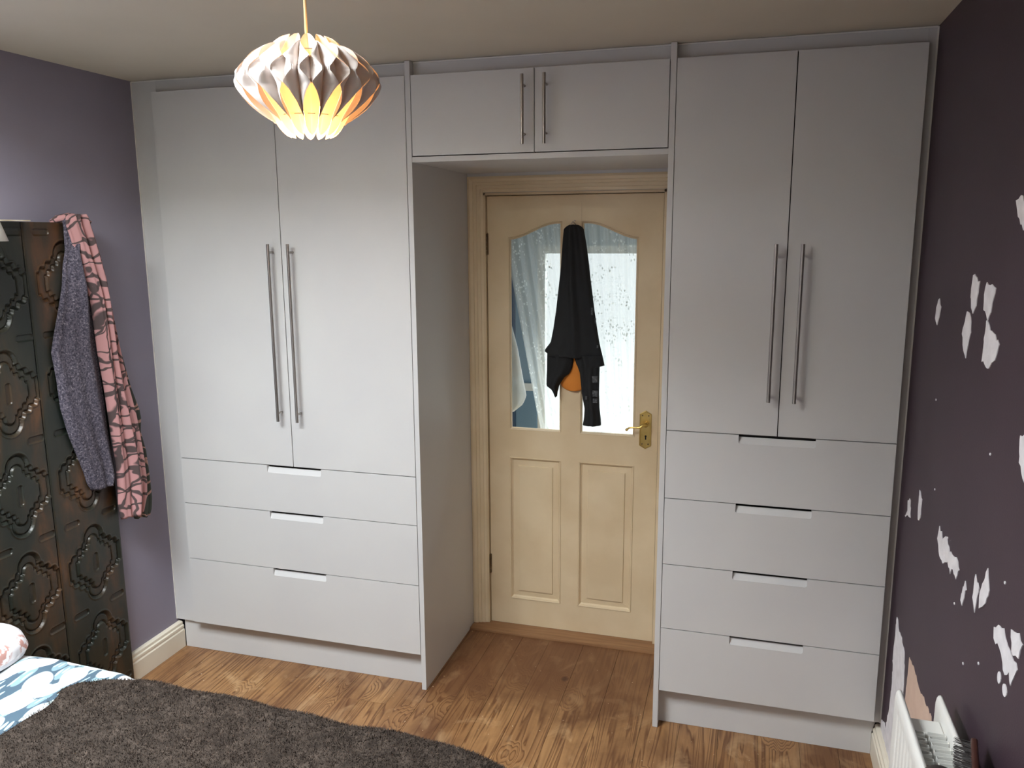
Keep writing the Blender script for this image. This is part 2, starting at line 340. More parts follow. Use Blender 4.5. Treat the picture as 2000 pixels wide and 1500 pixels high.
# filler patches and peeled areas on the aubergine wall
def patch(name, pts, mat, jag=.006, t=.0018, streak=0):
    r = random.Random(len(pts)*31+int(pts[0][0]*1000)); out = []
    n = len(pts)
    for i in range(n):
        p, q = pts[i], pts[(i+1) % n]; L = math.hypot(q[0]-p[0], q[1]-p[1]); k = max(1, int(L/.012))
        for j in range(k):
            f = j/k; s = jag if j else jag*.2
            out.append((p[0]+(q[0]-p[0])*f+r.uniform(-s, s)*.5, p[1]+(q[1]-p[1])*f+r.uniform(-s, s)))
    bm = bmesh.new(); prism(bm, out, 'x', XR-t, XR+.003); return from_bm(name, bm, mat, wr)
FP = [
 [(-.625, 1.701), (-.687, 1.691), (-.678, 1.634), (-.655, 1.612), (-.621, 1.649)],
 [(-.747, 1.692), (-.818, 1.683), (-.802, 1.63), (-.782, 1.608), (-.741, 1.63), (-.735, 1.664)],
 [(-.601, 1.614), (-.639, 1.603), (-.652, 1.568), (-.638, 1.535), (-.629, 1.504), (-.590, 1.53), (-.574, 1.556)],
 [(-.773, 1.61), (-.836, 1.589), (-.884, 1.572), (-.866, 1.534), (-.845, 1.525), (-.818, 1.509), (-.767, 1.517)],
 [(-.295, 1.621), (-.323, 1.599), (-.310, 1.57), (-.293, 1.546), (-.262, 1.564), (-.265, 1.593)],
 [(-.897, 1.862), (-.927, 1.871), (-1.02, 1.84), (-1.0, 1.79), (-.963, 1.803), (-.92, 1.83)],
 [(-.105, .981), (-.143, .993), (-.164, .943), (-.081, .922), (-.115, .95)],
 [(-.258, 1.062), (-.30, 1.048), (-.297, .99), (-.27, .975), (-.262, .994)],
 [(-.53, 1.049), (-.579, 1.030), (-.618, 1.05), (-.654, 1.026), (-.719, 1.039), (-.755, 1.02), (-.734, .988), (-.700, 1.0), (-.678, .979), (-.644, .996), (-.597, .974), (-.549, .985), (-.52, 1.010)],
 [(-.813, 1.018), (-.828, 1.003), (-.806, .955), (-.79, .962)],
 [(-.887, 1.065), (-.920, 1.047), (-.906, .985), (-.880, 1.010)],
 [(-.966, 1.112), (-.990, 1.073), (-.975, 1.040), (-.935, 1.010), (-.930, 1.045)],
 [(-1.046, 1.022), (-1.104, 1.046), (-1.125, 1.030), (-1.150, 1.025), (-1.20, 1.012), (-1.188, .992), (-1.175, .965), (-1.160, .985), (-1.139, .968), (-1.094, .999), (-1.051, 1.000)],
 [(-1.145, 1.066), (-1.188, 1.080), (-1.212, 1.067), (-1.200, 1.035), (-1.160, 1.028)],
 [(-1.076, 1.424), (-1.086, 1.374), (-1.115, 1.350), (-1.170, 1.340), (-1.170, 1.430), (-1.110, 1.440)],
]
for p in FP: patch('filler_patch', p, 'filler')
for (y, z, ry, rz) in ((-1.108, .945, .010, .012), (-1.146, .940, .013, .012)):
    patch('filler_patch', [(y+ry*math.cos(t), z+rz*math.sin(t)) for t in np.linspace(0, 2*PI, 16)[:-1]], 'filler', .0008)
for (y, z) in ((-.36, 1.35), (-.90, 1.34), (-.62, 1.05), (-.44, 1.12), (-.97, .90), (-.86, .84), (-.74, .93), (-1.08, 1.13)):
    patch('filler_patch', [(y+.004*math.cos(t), z+.003*math.sin(t)) for t in np.linspace(0, 2*PI, 8)[:-1]], 'filler', .001)
patch('filler_patch', [(-.093, .585), (-.130, .565), (-.175, .563), (-.233, .551), (-.253, .525), (-.279, .433), (-.30, .30), (-.60, .22), (-1.6, .20), (-1.6, .119), (.02, .119), (.025, .140), (-.040, .180), (-.05, .150), (-.088, .244), (-.105, .36), (-.095, .422), (-.082, .428), (-.088, .488)], 'filler', .009)
patch('peeled_patch', [(-.318, .566), (-.40, .567), (-.479, .552), (-.522, .559), (-.631, .565), (-.70, .40), (-.72, .24), (-.30, .24), (-.313, .453)], 'bare', .006, .0012)

# ------------------------------------------------------------ fitted wardrobes
def bar_handle(door, x, z0, z1, m0, m1):
    bm = bmesh.new(); y = -.034
    cyl(bm, (x, y, z0), (x, y, z1), .0060, 16)
    for z in (m0, m1): cyl(bm, (x, y, z), (x, .001, z), .0042, 12)
    return from_bm('handle', bm, 'steel', door, False)
def cab_door(root, x0, x1, z0, z1, h):
    d = box('door', (x0, x1, 0, .018, z0, z1), 'cabinet', root, .0008)
    bar_handle(d, *h); return d
def drawer(root, x0, x1, z0, z1, n0, n1, nd=.030):
    r = .007; b = z1-nd
    pts = [(x0, z0), (x1, z0), (x1, z1), (n1, z1)]
    pts += [(n1-r+r*math.cos(t), b+r+r*math.sin(t)) for t in np.linspace(0, -PI/2, 5)]
    pts += [(n0+r-r*math.sin(t), b+r-r*math.cos(t)) for t in np.linspace(0, PI/2, 5)] + [(n0, z1), (x0, z1)]
    bm = bmesh.new(); prism(bm, pts, 'y', 0, .018)
    d = from_bm('drawer_front', bm, 'cabinet', root)
    bm = bmesh.new(); prism(bm, [(.0005, b-.001), (.018, b-.001), (.018, b+.021), (.0135, b+.021)], 'x', n0, n1)
    from_bm('finger_pull', bm, 'cabinet', d); return d
def carcass(root, x0, x1, z0, z1, y0=.0185, y1=.585, shelves=()):
    bm = bmesh.new(); t = .016
    bx(bm, x0, x0+t, y0, y1, z0, z1); bx(bm, x1-t, x1, y0, y1, z0, z1); bx(bm, x0+t, x1-t, y1-.008, y1, z0, z1)
    for z in (z0, z1-t)+tuple(shelves): bx(bm, x0+t, x1-t, y0+.002, y1-.008, z, z+t)
    return from_bm('carcass', bm, 'interior', root)
Ys = .031

lw = thing('left_wardrobe', (-1.58, .3, 0), 'pale grey fitted double wardrobe with three drawers, left of the doorway', 'wardrobe')
carcass(lw, -2.05, -.9865, .150, 2.35, shelves=(.880,))
cab_door(lw, -2.049, -1.5172, .8895, 2.3495, (-1.552, 1.081, 1.769, 1.738, 1.113))
cab_door(lw, -1.5142, -.9885, .8895, 2.3495, (-1.467, 1.081, 1.769, 1.738, 1.113))
for z0, z1 in ((.6935, .8865), (.4455, .6905), (.1505, .4425)): drawer(lw, -2.049, -.9885, z0, z1, -1.638, -1.394)
box('side_panel', (-.9862, -.9672, 0, .588, 0, 2.3985), 'cabinet', lw, .0006)
box('plinth', (-2.137, -.9864, .047, .065, 0, .1495), 'cabinet', lw)
box('scribe_panel', (-2.1645, -2.0505, Ys, Ys+.016, .135, 2.397), 'cabinet', lw)
box('pelmet', (-2.05, -.9864, Ys, Ys+.016, 2.335, 2.397), 'cabinet', lw)
bm = bmesh.new(); bx(bm, -2.1648, -2.1605, Ys-.003, Ys+.002, .135, 2.397); bx(bm, -2.16, -.9864, Ys-.003, Ys+.002, 2.3945, 2.3985)
from_bm('sealant_bead', bm, 'caulk', lw)

oc = thing('overhead_cupboard', (-.52, .3, 2.05), 'pale grey two-door overhead cupboard bridging above the doorway', 'cupboard')
carcass(oc, -.9665, -.0665, 2.0735, 2.345, shelves=())
cab_door(oc, -.9645, -.5185, 2.0765, 2.3495, (-.551, 2.100, 2.325, 2.292, 2.135))
cab_door(oc, -.5155, -.0690, 2.0765, 2.3495, (-.475, 2.100, 2.325, 2.292, 2.135))
box('bottom_board', (-.9665, -.0665, .001, .588, 2.0545, 2.0730), 'cabinet', oc)
box('pelmet', (-.9665, -.0665, Ys, Ys+.016, 2.335, 2.397), 'cabinet', oc)
bm = bmesh.new(); bx(bm, -.9665, -.0665, Ys-.003, Ys+.002, 2.3945, 2.3985); from_bm('sealant_bead', bm, 'caulk', oc)

rw = thing('right_wardrobe', (.32, .3, 0), 'pale grey fitted double wardrobe with four drawers, right of the doorway', 'wardrobe')
carcass(rw, -.0475, .684, .150, 2.35, shelves=(1.124,))
cab_door(rw, -.0455, .3170, 1.1335, 2.3495, (.283, 1.254, 1.765, 1.731, 1.274))
cab_door(rw, .3200, .6830, 1.1335, 2.3495, (.363, 1.254, 1.765, 1.731, 1.274))
for z0, z1 in ((.8895, 1.1305), (.6445, .8865), (.3995, .6415), (.1515, .3965)): drawer(rw, -.0455, .6830, z0, z1, .195, .441)
box('side_panel', (-.0664, -.0476, 0, .588, 0, 2.3985), 'cabinet', rw, .0006)
bm = bmesh.new(); prism(bm, [(-.0475, 0), (.6865, 0), (.6865, .085), (.690, .100), (.696, .122), (.7105, .124), (.7105, .1495), (-.0475, .1495)], 'y', .047, .065)
from_bm('plinth', bm, 'cabinet', rw)
box('scribe_panel', (.6845, .7105, Ys, Ys+.016, .133, 2.397), 'cabinet', rw)
box('pelmet', (-.0475, .684, Ys, Ys+.016, 2.335, 2.397), 'cabinet', rw)
bm = bmesh.new(); bx(bm, .7062, .7108, Ys-.003, Ys+.002, .133, 2.397); bx(bm, -.0475, .706, Ys-.003, Ys+.002, 2.3945, 2.3985)
from_bm('sealant_bead', bm, 'caulk', rw)

# ------------------------------------------------------------ door, frame
dr = thing('door_1', (-.514, .62, 0), kind='structure')
def arch(x0, x1, right):
    """glazing outline; the head sweeps up in an S towards the middle of the door"""
    top = []
    for k in range(17):
        s = k/16; top.append((x0+(x1-x0)*s, 1.787+.066*(.5-.5*math.cos(PI*min(1, s/.92)))**.92))
    if right: top = [(x0+x1-p[0], p[1]) for p in top][::-1]
    return [(x0, .943)] + top + [(x1, .943)]
GL, GR = arch(-.795, -.559, False), arch(-.476, -.237, True)
GR = [(p[0], p[1]) for p in GR]
PLs = [(-.795, -.559), (-.478, -.237)]
bm = bmesh.new(); y0, y1 = .62, .657
bx(bm, -.8895, -.795, y0, y1, .012, 1.9605); bx(bm, -.237, -.1395, y0, y1, .012, 1.9605); bx(bm, -.559, -.477, y0, y1, .139, .816); bx(bm, -.559, -.477, y0, y1, .943, 1.853)
bx(bm, -.795, -.237, y0, y1, .012, .139); bx(bm, -.795, -.237, y0, y1, .816, .943)
prism(bm, GL[1:-1]+[(-.559, 1.9605), (-.795, 1.9605)], 'y', y0, y1); prism(bm, GR[1:-1]+[(-.237, 1.9605), (-.477, 1.9605)], 'y', y0, y1)
bx(bm, -.559, -.477, y0, y1, 1.853, 1.9605)
leaf = from_bm('door_leaf', bm, 'cream', dr)
def offset(pts, d):
    n = len(pts); out = []
    A = sum(pts[i][0]*pts[(i+1) % n][1]-pts[(i+1) % n][0]*pts[i][1] for i in range(n)); s = 1 if A > 0 else -1
    for i in range(n):
        a, b, c = Vector(pts[i-1]), Vector(pts[i]), Vector(pts[(i+1) % n])
        e1, e2 = (b-a).normalized(), (c-b).normalized(); n1, n2 = Vector((-e1.y, e1.x))*s, Vector((-e2.y, e2.x))*s
        m = (n1+n2).normalized(); out.append(tuple(b+m*d/max(.4, m.dot(n1))))
    return out
def mould(pts, steps, name, mat, parent):
    bm = bmesh.new(); rings = [[bm.verts.new((p[0], y, p[1])) for p in offset(pts, d)] for d, y in steps]
    for r0, r1 in zip(rings, rings[1:]):
        for i in range(len(pts)): bm.faces.new((r0[i], r0[(i+1) % len(pts)], r1[(i+1) % len(pts)], r1[i]))
    return from_bm(name, bm, mat, parent)
for o_ in (GL, GR):
    mould(o_, [(-.001, .6205), (.0015, .6175), (.004, .6185), (.006, .624), (.009, .6255), (.0095, .634)], 'glazing_bead', 'cream', dr)
    bm = bmesh.new(); prism(bm, offset(o_, .002), 'y', .634, .638); from_bm('glass_pane', bm, 'glass', dr)
for a, b in PLs:
    q = [(a, .139), (b, .139), (b, .816), (a, .816)]
    mould(q, [(-.001, .6205), (.0015, .6165), (.005, .6180), (.008, .6250), (.013, .6300), (.0135, .6315)], 'panel_moulding', 'cream', dr)
    bm = bmesh.new()
    rings = [[bm.verts.new((p[0], y, p[1])) for p in offset(q, d)] for d, y in ((.004, .6315), (.038, .6290), (.0395, .6240), (.045, .6235))]
    for r0, r1 in zip(rings, rings[1:]):
        for i in range(4): bm.faces.new((r0[i], r0[(i+1) % 4], r1[(i+1) % 4], r1[i]))
    bm.faces.new(rings[-1]); from_bm('door_panel', bm, 'cream', dr)
# frame: jamb lining and stepped architrave
bm = bmesh.new()
bx(bm, DX0+.0005, -.8925, .602, .72, .0, DZ); bx(bm, -.1365, DX1-.0005, .602, .72, .0, DZ); bx(bm, DX0, DX1, .602, .72, 1.9645, DZ-.0005)
bx(bm, -.8925, -.880, .660, .672, .012, 1.9645); bx(bm, -.149, -.1365, .660, .672, .012, 1.9645); bx(bm, -.880, -.149, .660, .672, 1.950, 1.9645)
from_bm('door_lining', bm, 'cream', dr)
q = [(-.966, .0), (-.966, 2.053), (-.0662, 2.053), (-.0662, .0)]
bm = bmesh.new()
prof = [(-.0005, .605), (-.0005, .586), (.010, .583), (.022, .586), (.024, .592), (.036, .592), (.038, .5965), (.052, .5965), (.054, .600), (.060, .601), (.068, .603), (.068, .605)]
def arc_pts(d): return [(-.966+d, .011), (-.966+d, 2.053-.012-d*.95), (-.0665-d*.85, 2.053-.012-d*.95), (-.0665-d*.85, .011)]
rings = [[bm.verts.new((p[0], y, p[1])) for p in arc_pts(d)] for d, y in prof]
for r0, r1 in zip(rings, rings[1:]):
    for i in range(3): bm.faces.new((r0[i], r0[i+1], r1[i+1], r1[i]))
from_bm('architrave', bm, 'cream_frame', dr)
box('head_filler', (-.966, -.0665, .588, .6045, 2.0385, 2.0543), 'cabinet', dr)
for z in (1.760, .300):
    bm = bmesh.new()
    for k in range(5): cyl(bm, (-.8905, .614, z-.045+k*.018), (-.8905, .614, z-.0285+k*.018), .0058, 10)
    bx(bm, -.8965, -.885, .6165, .6205, z-.045, z+.045); from_bm('hinge', bm, 'darkmetal', dr)
cx, cz = -.1915, .979
hexo = [(cx-.025, cz-.069), (cx, cz-.084), (cx+.025, cz-.069), (cx+.025, cz+.069), (cx, cz+.084), (cx-.025, cz+.069)]
bm = bmesh.new(); rings = [[bm.verts.new((p[0], y, p[1])) for p in offset(hexo, d)] for d, y in ((0, .6195), (0, .6165), (.003, .6145), (.0055, .6145), (.0065, .6160), (.0085, .6160))]
for r0, r1 in zip(rings, rings[1:]):
    for i in range(6): bm.faces.new((r0[i], r0[(i+1) % 6], r1[(i+1) % 6], r1[i]))
bm.faces.new(rings[-1]); hp = from_bm('handle_plate', bm, 'brass', dr)
bm = bmesh.new(); cyl(bm, (cx+.006, .616, 1.006), (cx+.006, .590, 1.006), .010, 16); cyl(bm, (cx+.006, .592, 1.006), (cx+.006, .574, 1.006), .0075, 14)
tube(bm, [(cx+.006, .578, 1.009), (cx-.006, .572, 1.008), (cx-.016, .570, .999), (cx-.034, .570, .9965), (cx-.052, .570, .9965), (cx-.063, .571, .994), (cx-.070, .573, .9885), (cx-.0735, .574, .985)], [.0085, .0075, .006, .0042, .0036, .0036, .0046, .0055])
bmesh.ops.create_icosphere(bm, subdivisions=2, radius=.0062, matrix=Matrix.Translation((cx-.0735, .574, .985)))
from_bm('door_lever', bm, 'brass', hp, True)
bm = bmesh.new(); cyl(bm, (cx+.002, .6165, .951), (cx+.002, .6152, .951), .0045, 12); bx(bm, cx-.0008, cx+.0048, .6152, .6165, .936, .951)
from_bm('keyhole', bm, 'black', hp)
for dx in (-.013, .013):
    for z in (cz+.062, cz-.062):
        bm = bmesh.new(); cyl(bm, (cx+dx, .6165, z), (cx+dx, .6148, z), .0030, 10); from_bm('screw', bm, 'darkmetal', hp)

# ------------------------------------------------------------ hall beyond the glass
bm = bmesh.new(); HY = 1.35; HX = -.86
bx(bm, -1.7, -1.66, YB+.11, HY, 0, ZC); bx(bm, .9, .94, YB+.11, HY, 0, ZC)
bx(bm, -1.7, HX, HY, HY+.1, 0, ZC); bx(bm, .35, .94, HY, HY+.1, 0, ZC); bx(bm, HX, .35, HY, HY+.1, 1.742, ZC); bx(bm, HX, .35, HY, HY+.1, 0, .42)
tag(from_bm('wall_hall', bm, 'hall_wall'), **S)
tag(box('floor_hall', (-1.7, .94, YB+.12, HY, -.05, 0), 'tile'), **S)
tag(box('ceiling_hall', (-1.7, .94, YB+.11, HY+.1, ZC, ZC+.05), 'plaster_wall'), **S)
hw = thing('window_2', (-.25, HY, .42), kind='structure')
bm = bmesh.new()
for d in ((HX, HX+.04, .42, 1.742), (.31, .35, .42, 1.742), (HX+.04, .31, .42, .46), (HX+.04, .31, 1.702, 1.742)): bx(bm, d[0], d[1], HY+.02, HY+.07, d[2], d[3])
from_bm('window_frame', bm, 'white', hw)
tag(box('trim_2', (-1.12, -.975, HY-.03, HY, .0, 1.9), 'hall_dark'), **S)
tag(box('trim_3', (-.97, -.87, HY-.02, HY, .98, 1.02), 'robe'), **S)

# ------------------------------------------------------------ hanging cloth helper
def drape(name, rows, axis, base, depth, folds, mat, parent=None, nu=44, nv=90, seed=0, flat=.5, uvs=1.0, raggd=0, tw=0):
    """rows: (z, a, b) top to bottom; cloth body between base plane and base+depth; axis 'x' faces -y, 'y' faces +x"""
    rows = sorted(rows, key=lambda r: -r[0]); zs = np.array([r[0] for r in rows]); A = np.array([r[1] for r in rows]); B = np.array([r[2] for r in rows])
    t = np.linspace(0, 1, nv); z = zs[0]+(zs[-1]-zs[0])*t
    a = np.interp(-z, -zs, A); b = np.interp(-z, -zs, B); s = np.linspace(0, 1, nu)
    rg = np.random.default_rng(seed); ph = rg.uniform(0, 6.28, 6)
    Sg, Tg = np.meshgrid(s, t); env = np.clip(np.sin(PI*Sg), 0, 1)**.45
    fold = sum(w_*np.sin(2*PI*(f*Sg+tw*Tg*k)+ph[k]+1.2*np.sin(3*Tg+ph[k])) for k, (f, w_) in enumerate(((folds, 1), (folds*1.9, .5), (folds*.45, .7))))
    d = depth*env*(flat+(1-flat)*(.5+.27*fold))
    P = a[:, None]+(b-a)[:, None]*Sg; Z = np.repeat(z[:, None], nu, 1)
    if raggd: Z[-1, :] += raggd*np.sin(s*17+ph[0])*np.random.default_rng(seed+1).uniform(.3, 1, nu)
    def V(dd): return np.stack([P, base-dd, Z], -1) if axis == 'x' else np.stack([base+dd, P, Z], -1)
    front, back = V(d+.002).reshape(-1, 3), V(0*d).reshape(-1, 3)
    n = nu*nv; F = [grid_faces(nv, nu), grid_faces(nv, nu, n, True)]
    q = [];
    for i in range(nv-1):
        q.append((i*nu, (i+1)*nu, n+(i+1)*nu, n+i*nu)); q.append((i*nu+nu-1, n+i*nu+nu-1, n+(i+1)*nu+nu-1, (i+1)*nu+nu-1))
    for j in range(nu-1):
        q.append((j, n+j, n+j+1, j+1)); k = (nv-1)*nu+j; q.append((k, k+1, n+k+1, n+k))
    F = np.concatenate(F+[np.array(q)])
    wd = float(np.mean(np.abs(b-a))); uv = np.stack([Sg*wd*1.6*uvs, Z*uvs], -1).reshape(-1, 2)
    o = from_np(name, np.concatenate([front, back]), F, mat, parent, True, np.concatenate([uv, uv]))
    bm = bmesh.new(); bm.from_mesh(o.data); bmesh.ops.recalc_face_normals(bm, faces=bm.faces); bm.to_mesh(o.data); bm.free()
    return o

# lace curtain behind the glass (single net, real folds, gathered towards the latch side)
nu, nv = 150, 60; U = np.linspace(0, 1, nu); T = np.linspace(0, 1, nv); Ug, Tg = np.meshgrid(U, T)
z = 1.93-1.23*Tg; left = np.interp(-z, [-1.93, -1.60, -1.27, -1.02, -.70], [-.868, -.812, -.751, -.704, -.635]); X = left+(-.165-left)*Ug
Y = .728+.011*np.sin(2*PI*13*Ug+1.5*np.sin(5*Ug))+.006*np.sin(2*PI*29*Ug+Tg*2)+.01*Tg
lc = from_np('lace_curtain', np.stack([X, Y, z], -1).reshape(-1, 3), grid_faces(nv, nu), 'lace', None, True, np.stack([Ug*1.1, z], -1).reshape(-1, 2))
tag(lc, 'white lace net curtain hanging behind the door glass', 'curtain')
rb = tag(drape('white_robe', [(1.62, -.87, -.86), (1.45, -.895, -.822), (1.30, -.90, -.782), (1.16, -.90, -.757), (1.08, -.90, -.741), (1.04, -.90, -.758), (1.005, -.89, -.80)], 'x', .712, .035, 1.2, 'robe', None, 24, 40, 5),
         'white cloth hanging behind the door, seen through the left pane', 'cloth')

# ------------------------------------------------------------ black garment and orange bag on the door hook
hk = thing('door_hook', (-.5095, .62, 1.84), 'small bent wire hook at the top middle of the cream door', 'hook')
bm = bmesh.new(); tube(bm, [(-.523, .6165, 1.832), (-.518, .606, 1.842), (-.5095, .602, 1.8525), (-.501, .606, 1.842), (-.494, .6165, 1.832)], [.0016]*5, 8); from_bm('wire_loop', bm, 'steel', hk)
bm = bmesh.new(); cyl(bm, (-.505, .620, 1.8555), (-.505, .612, 1.8555), .003, 10); cyl(bm, (-.5095, .620, 1.838), (-.5095, .590, 1.838), .003, 8); from_bm('hook_pin', bm, 'steel', hk)
gm = thing('black_garment', (-.505, .59, 1.83), 'black jersey garment with sheer lace squares hanging from the door hook', 'garment')
body = [(1.838, -.522, -.487), (1.832, -.534, -.475), (1.822, -.546, -.463), (1.785, -.550, -.456), (1.753, -.5525, -.450), (1.669, -.558, -.438), (1.617, -.564, -.432), (1.48, -.579, -.413), (1.40, -.591, -.400), (1.345, -.602, -.390), (1.315, -.625, -.383), (1.305, -.630, -.380), (1.296, -.616, -.378), (1.285, -.617, -.3755)]
drape('garment_body', body, 'x', .6, .050, 2.2, 'black_fabric', gm, 50, 90, 3, .55)
drape('garment_tail', [(1.296, -.6165, -.500), (1.262, -.6175, -.502), (1.235, -.6175, -.507), (1.21, -.618, -.520), (1.195, -.618, -.540), (1.164, -.618, -.560), (1.156, -.6165, -.564), (1.142, -.595, -.566), (1.13, -.586, -.570), (1.11, -.576, -.5725)], 'x', .598, .040, 1.5, 'black_fabric', gm, 30, 50, 8, .6)
drape('garment_tail', [(1.296, -.502, -.377), (1.252, -.488, -.367), (1.2495, -.486, -.3665), (1.2475, -.484, -.388), (1.219, -.473, -.3885), (1.131, -.463, -.3890), (1.065, -.450, -.386), (1.02, -.453, -.380), (.993, -.458, -.3785)], 'x', .598, .044, 1.8, 'black_fabric', gm, 30, 50, 12, .6)
for (x0, x1, z0, z1, yy) in ((-.418, -.412, 1.47, 1.50, .551), (-.405, -.399, 1.435, 1.455, .560), (-.412, -.390, 1.185, 1.212, .560), (-.410, -.389, 1.125, 1.150, .560), (-.408, -.390, 1.098, 1.115, .562), (-.440, -.432, 1.11, 1.125, .558), (-.396, -.390, 1.33, 1.342, .570)):
    box('lace_inset', (x0, x1, yy-.008, yy, z0, z1), 'grey_lace', gm)
ob = tag(drape('orange_bag', [(1.33, -.53, -.47), (1.291, -.535, -.462), (1.24, -.550, -.455), (1.20, -.560, -.452), (1.166, -.5635, -.452), (1.150, -.556, -.456), (1.140, -.543, -.466), (1.134, -.525, -.480)], 'x', .6185, .016, .6, 'orange', None, 30, 40, 4, .9),
         'orange cloth bag with rounded bottom showing beneath the black garment on the door', 'bag')

# ------------------------------------------------------------ carved screen
PITCH = .3485; ZM0 = .5975
def seg_dist(px, pz, poly, closed=True):
    D = np.full(px.shape, 9.); n = len(poly)
    for i in range(n if closed else n-1):
        ax, az = poly[i]; bx_, bz = poly[(i+1) % n]; vx, vz = bx_-ax, bz-az
        t = np.clip(((px-ax)*vx+(pz-az)*vz)/(vx*vx+vz*vz+1e-12), 0, 1); D = np.minimum(D, np.hypot(px-ax-t*vx, pz-az-t*vz))
    return D
def inside(px, pz, poly):
    c = np.zeros(px.shape, bool); n = len(poly)
    for i in range(n):
        ax, az = poly[i]; bx_, bz = poly[i-1]
        c ^= ((az > pz) != (bz > pz)) & (px < (bx_-ax)*(pz-az)/(bz-az+1e-12)+ax)
    return c
def motif(w, h, r):
    """upper right quarter: half round top, scalloped shoulder, straight flank"""
    q = [(r*math.sin(t), h-r+r*math.cos(t)) for t in np.linspace(0, PI/2+.25, 9)]
    x0, z0 = q[-1]; x1, z1 = w, h*.26
    for k in range(1, 25):
        s = k/24; wob = .0042*math.sin(s*3*2*PI)
        q.append((x0+(x1-x0)*s+wob*.8, z0+(z1-z0)*s+wob))
    full = q + [(p[0], -p[1]) for p in q[::-1]] + [(-p[0], -p[1]) for p in q] + [(-p[0], p[1]) for p in q[::-1]]
    return full
OUT_, IN_ = motif(.118, .139, .040), motif(.082, .104, .022)
def tile(u, v):
    """relief depth (m, negative = carved) around one medallion"""
    do, di = seg_dist(u, v, OUT_), seg_dist(u, v, IN_); io, ii = inside(u, v, OUT_), inside(u, v, IN_)
    h = np.zeros(u.shape)
    band = io & ~ii
    h = np.where(band, -.0044-.0002*np.cos((np.abs(u)-np.abs(v)*1.0)*2*PI/.030)*np.clip(np.abs(u)/.03, 0, 1)*np.clip(.10-np.abs(v), 0, .04)/.04, h)
    h = np.where(ii, .0005+.0035*np.exp(-((u/.05)**2+(v/.07)**2)), h)
    h = h-.0068*np.exp(-(do/.0040)**2)-.0062*np.exp(-(di/.0036)**2)
    h = h+.0022*np.exp(-((do-.0085)/.003)**2)*(~io)
    sl = np.hypot(np.maximum(np.abs(u)-.001, 0), np.maximum(np.abs(v)-.026, 0))
    h = h-.005*(1/(1+np.exp((sl-.0085)/.0010)))+.0014*np.exp(-((sl-.011)/.0018)**2)
    return h
def carved_panel(yc, y0, y1, ztop, dx, root):
    st = .0016 if y0 > -.95 else .005; ys = np.linspace(y0, y1, int((y1-y0)/st)); zs = np.linspace(.02, ztop, int((ztop-.02)/st)); Yg, Zg = np.meshgrid(ys, zs)
    u = Yg-yc; k = np.round((Zg-ZM0)/PITCH); v = Zg-(ZM0+k*PITCH)
    h = tile(u, v)
    for off in (-.088, .088):   # short horizontal slots between the medallions
        vv = np.abs(v)-PITCH/2+.0; sl = np.hypot(np.maximum(np.abs(u-off)-.024, 0), np.maximum(np.abs(vv)-.001, 0))
        h = h-.005*(1/(1+np.exp((sl-.0095)/.0010)))+.0014*np.exp(-((sl-.012)/.0018)**2)
    e = np.minimum(np.abs(Yg-y0), np.abs(y1-Yg)); h = h-.003*np.exp(-(e/.003)**2)
    X = dx+h; n = X.size; nz, ny = X.shape
    V = np.concatenate([np.stack([X, Yg, Zg], -1).reshape(-1, 3), np.array([(dx-.022, y0, .02), (dx-.022, y1, .02), (dx-.022, y1, ztop), (dx-.022, y0, ztop)])])
    F = [tuple(f) for f in grid_faces(nz, ny)]
    a, b, c, d = n, n+1, n+2, n+3
    F.append((a, d, c, b)); F.append(tuple([b]+[i*ny+ny-1 for i in range(nz)]+[c])[::-1]); F.append(tuple([a]+[i*ny for i in range(nz)]+[d]))
    F.append(tuple([a]+list(range(ny))+[b])); F.append(tuple([d]+[(nz-1)*ny+j for j in range(ny)]+[c])[::-1])
    return from_np('carved_panel', V, F, 'carved', root, True)
cs = thing('carved_screen', (-2.13, -.6, 0), 'dark carved wooden screen with medallion relief standing against the purple wall', 'screen')
carved_panel(-.437, -.5975, -.300, 1.851, -2.113, cs)
carved_panel(-.722, -.8965, -.5985, 1.851, -2.114, cs)
carved_panel(-1.020, -1.195, -.8995, 1.851, -2.113, cs)
for y in (-.599, -.898):
    for z in (.3, 1.0, 1.6): bm = bmesh.new(); cyl(bm, (-2.137, y, z), (-2.137, y, z+.05), .0035, 8); from_bm('hinge', bm, 'darkmetal', cs)
for y in (-1.18, -.9, -.6, -.33): box('foot', (-2.134, -2.116, y, y+.02, 0, .021), 'carved', cs)

sw = tag(drape('grey_knit', [(1.873, -.420, -.360), (1.855, -.432, -.350), (1.841, -.430, -.360), (1.753, -.434, -.400), (1.706, -.450, -.380), (1.63, -.464, -.355), (1.56, -.487, -.348), (1.474, -.518, -.345), (1.406, -.540, -.342), (1.314, -.531, -.335), (1.204, -.527, -.327), (1.106, -.506, -.325), (1.002, -.472, -.318), (.949, -.455, -.312), (.905, -.445, -.312), (.875, -.430, -.332)], 'y', -2.108, .046, 1.6, 'knit', None, 50, 110, 2, .35),
         'dark grey speckled knitted garment draped over the carved screen corner', 'garment')
sf = thing('floral_scarf', (-2.08, -.33, 1.86), 'pink floral scarf with dark outlines hanging over the screen corner beside the grey knit', 'scarf')
drape('scarf_front', [(1.879, -.425, -.375), (1.868, -.440, -.350), (1.841, -.441, -.342), (1.788, -.425, -.325), (1.726, -.412, -.309), (1.647, -.388, -.292), (1.569, -.368, -.285), (1.504, -.3645, -.278), (1.381, -.358, -.262), (1.26, -.345, -.246), (1.127, -.336, -.215), (1.066, -.332, -.205), (.956, -.322, -.190), (.850, -.325, -.180), (.79, -.330, -.185), (.729, -.322, -.215)], 'y', -2.085, .050, 2.6, 'scarf', sf, 60, 130, 21, .35, 1.0, .006, .4)
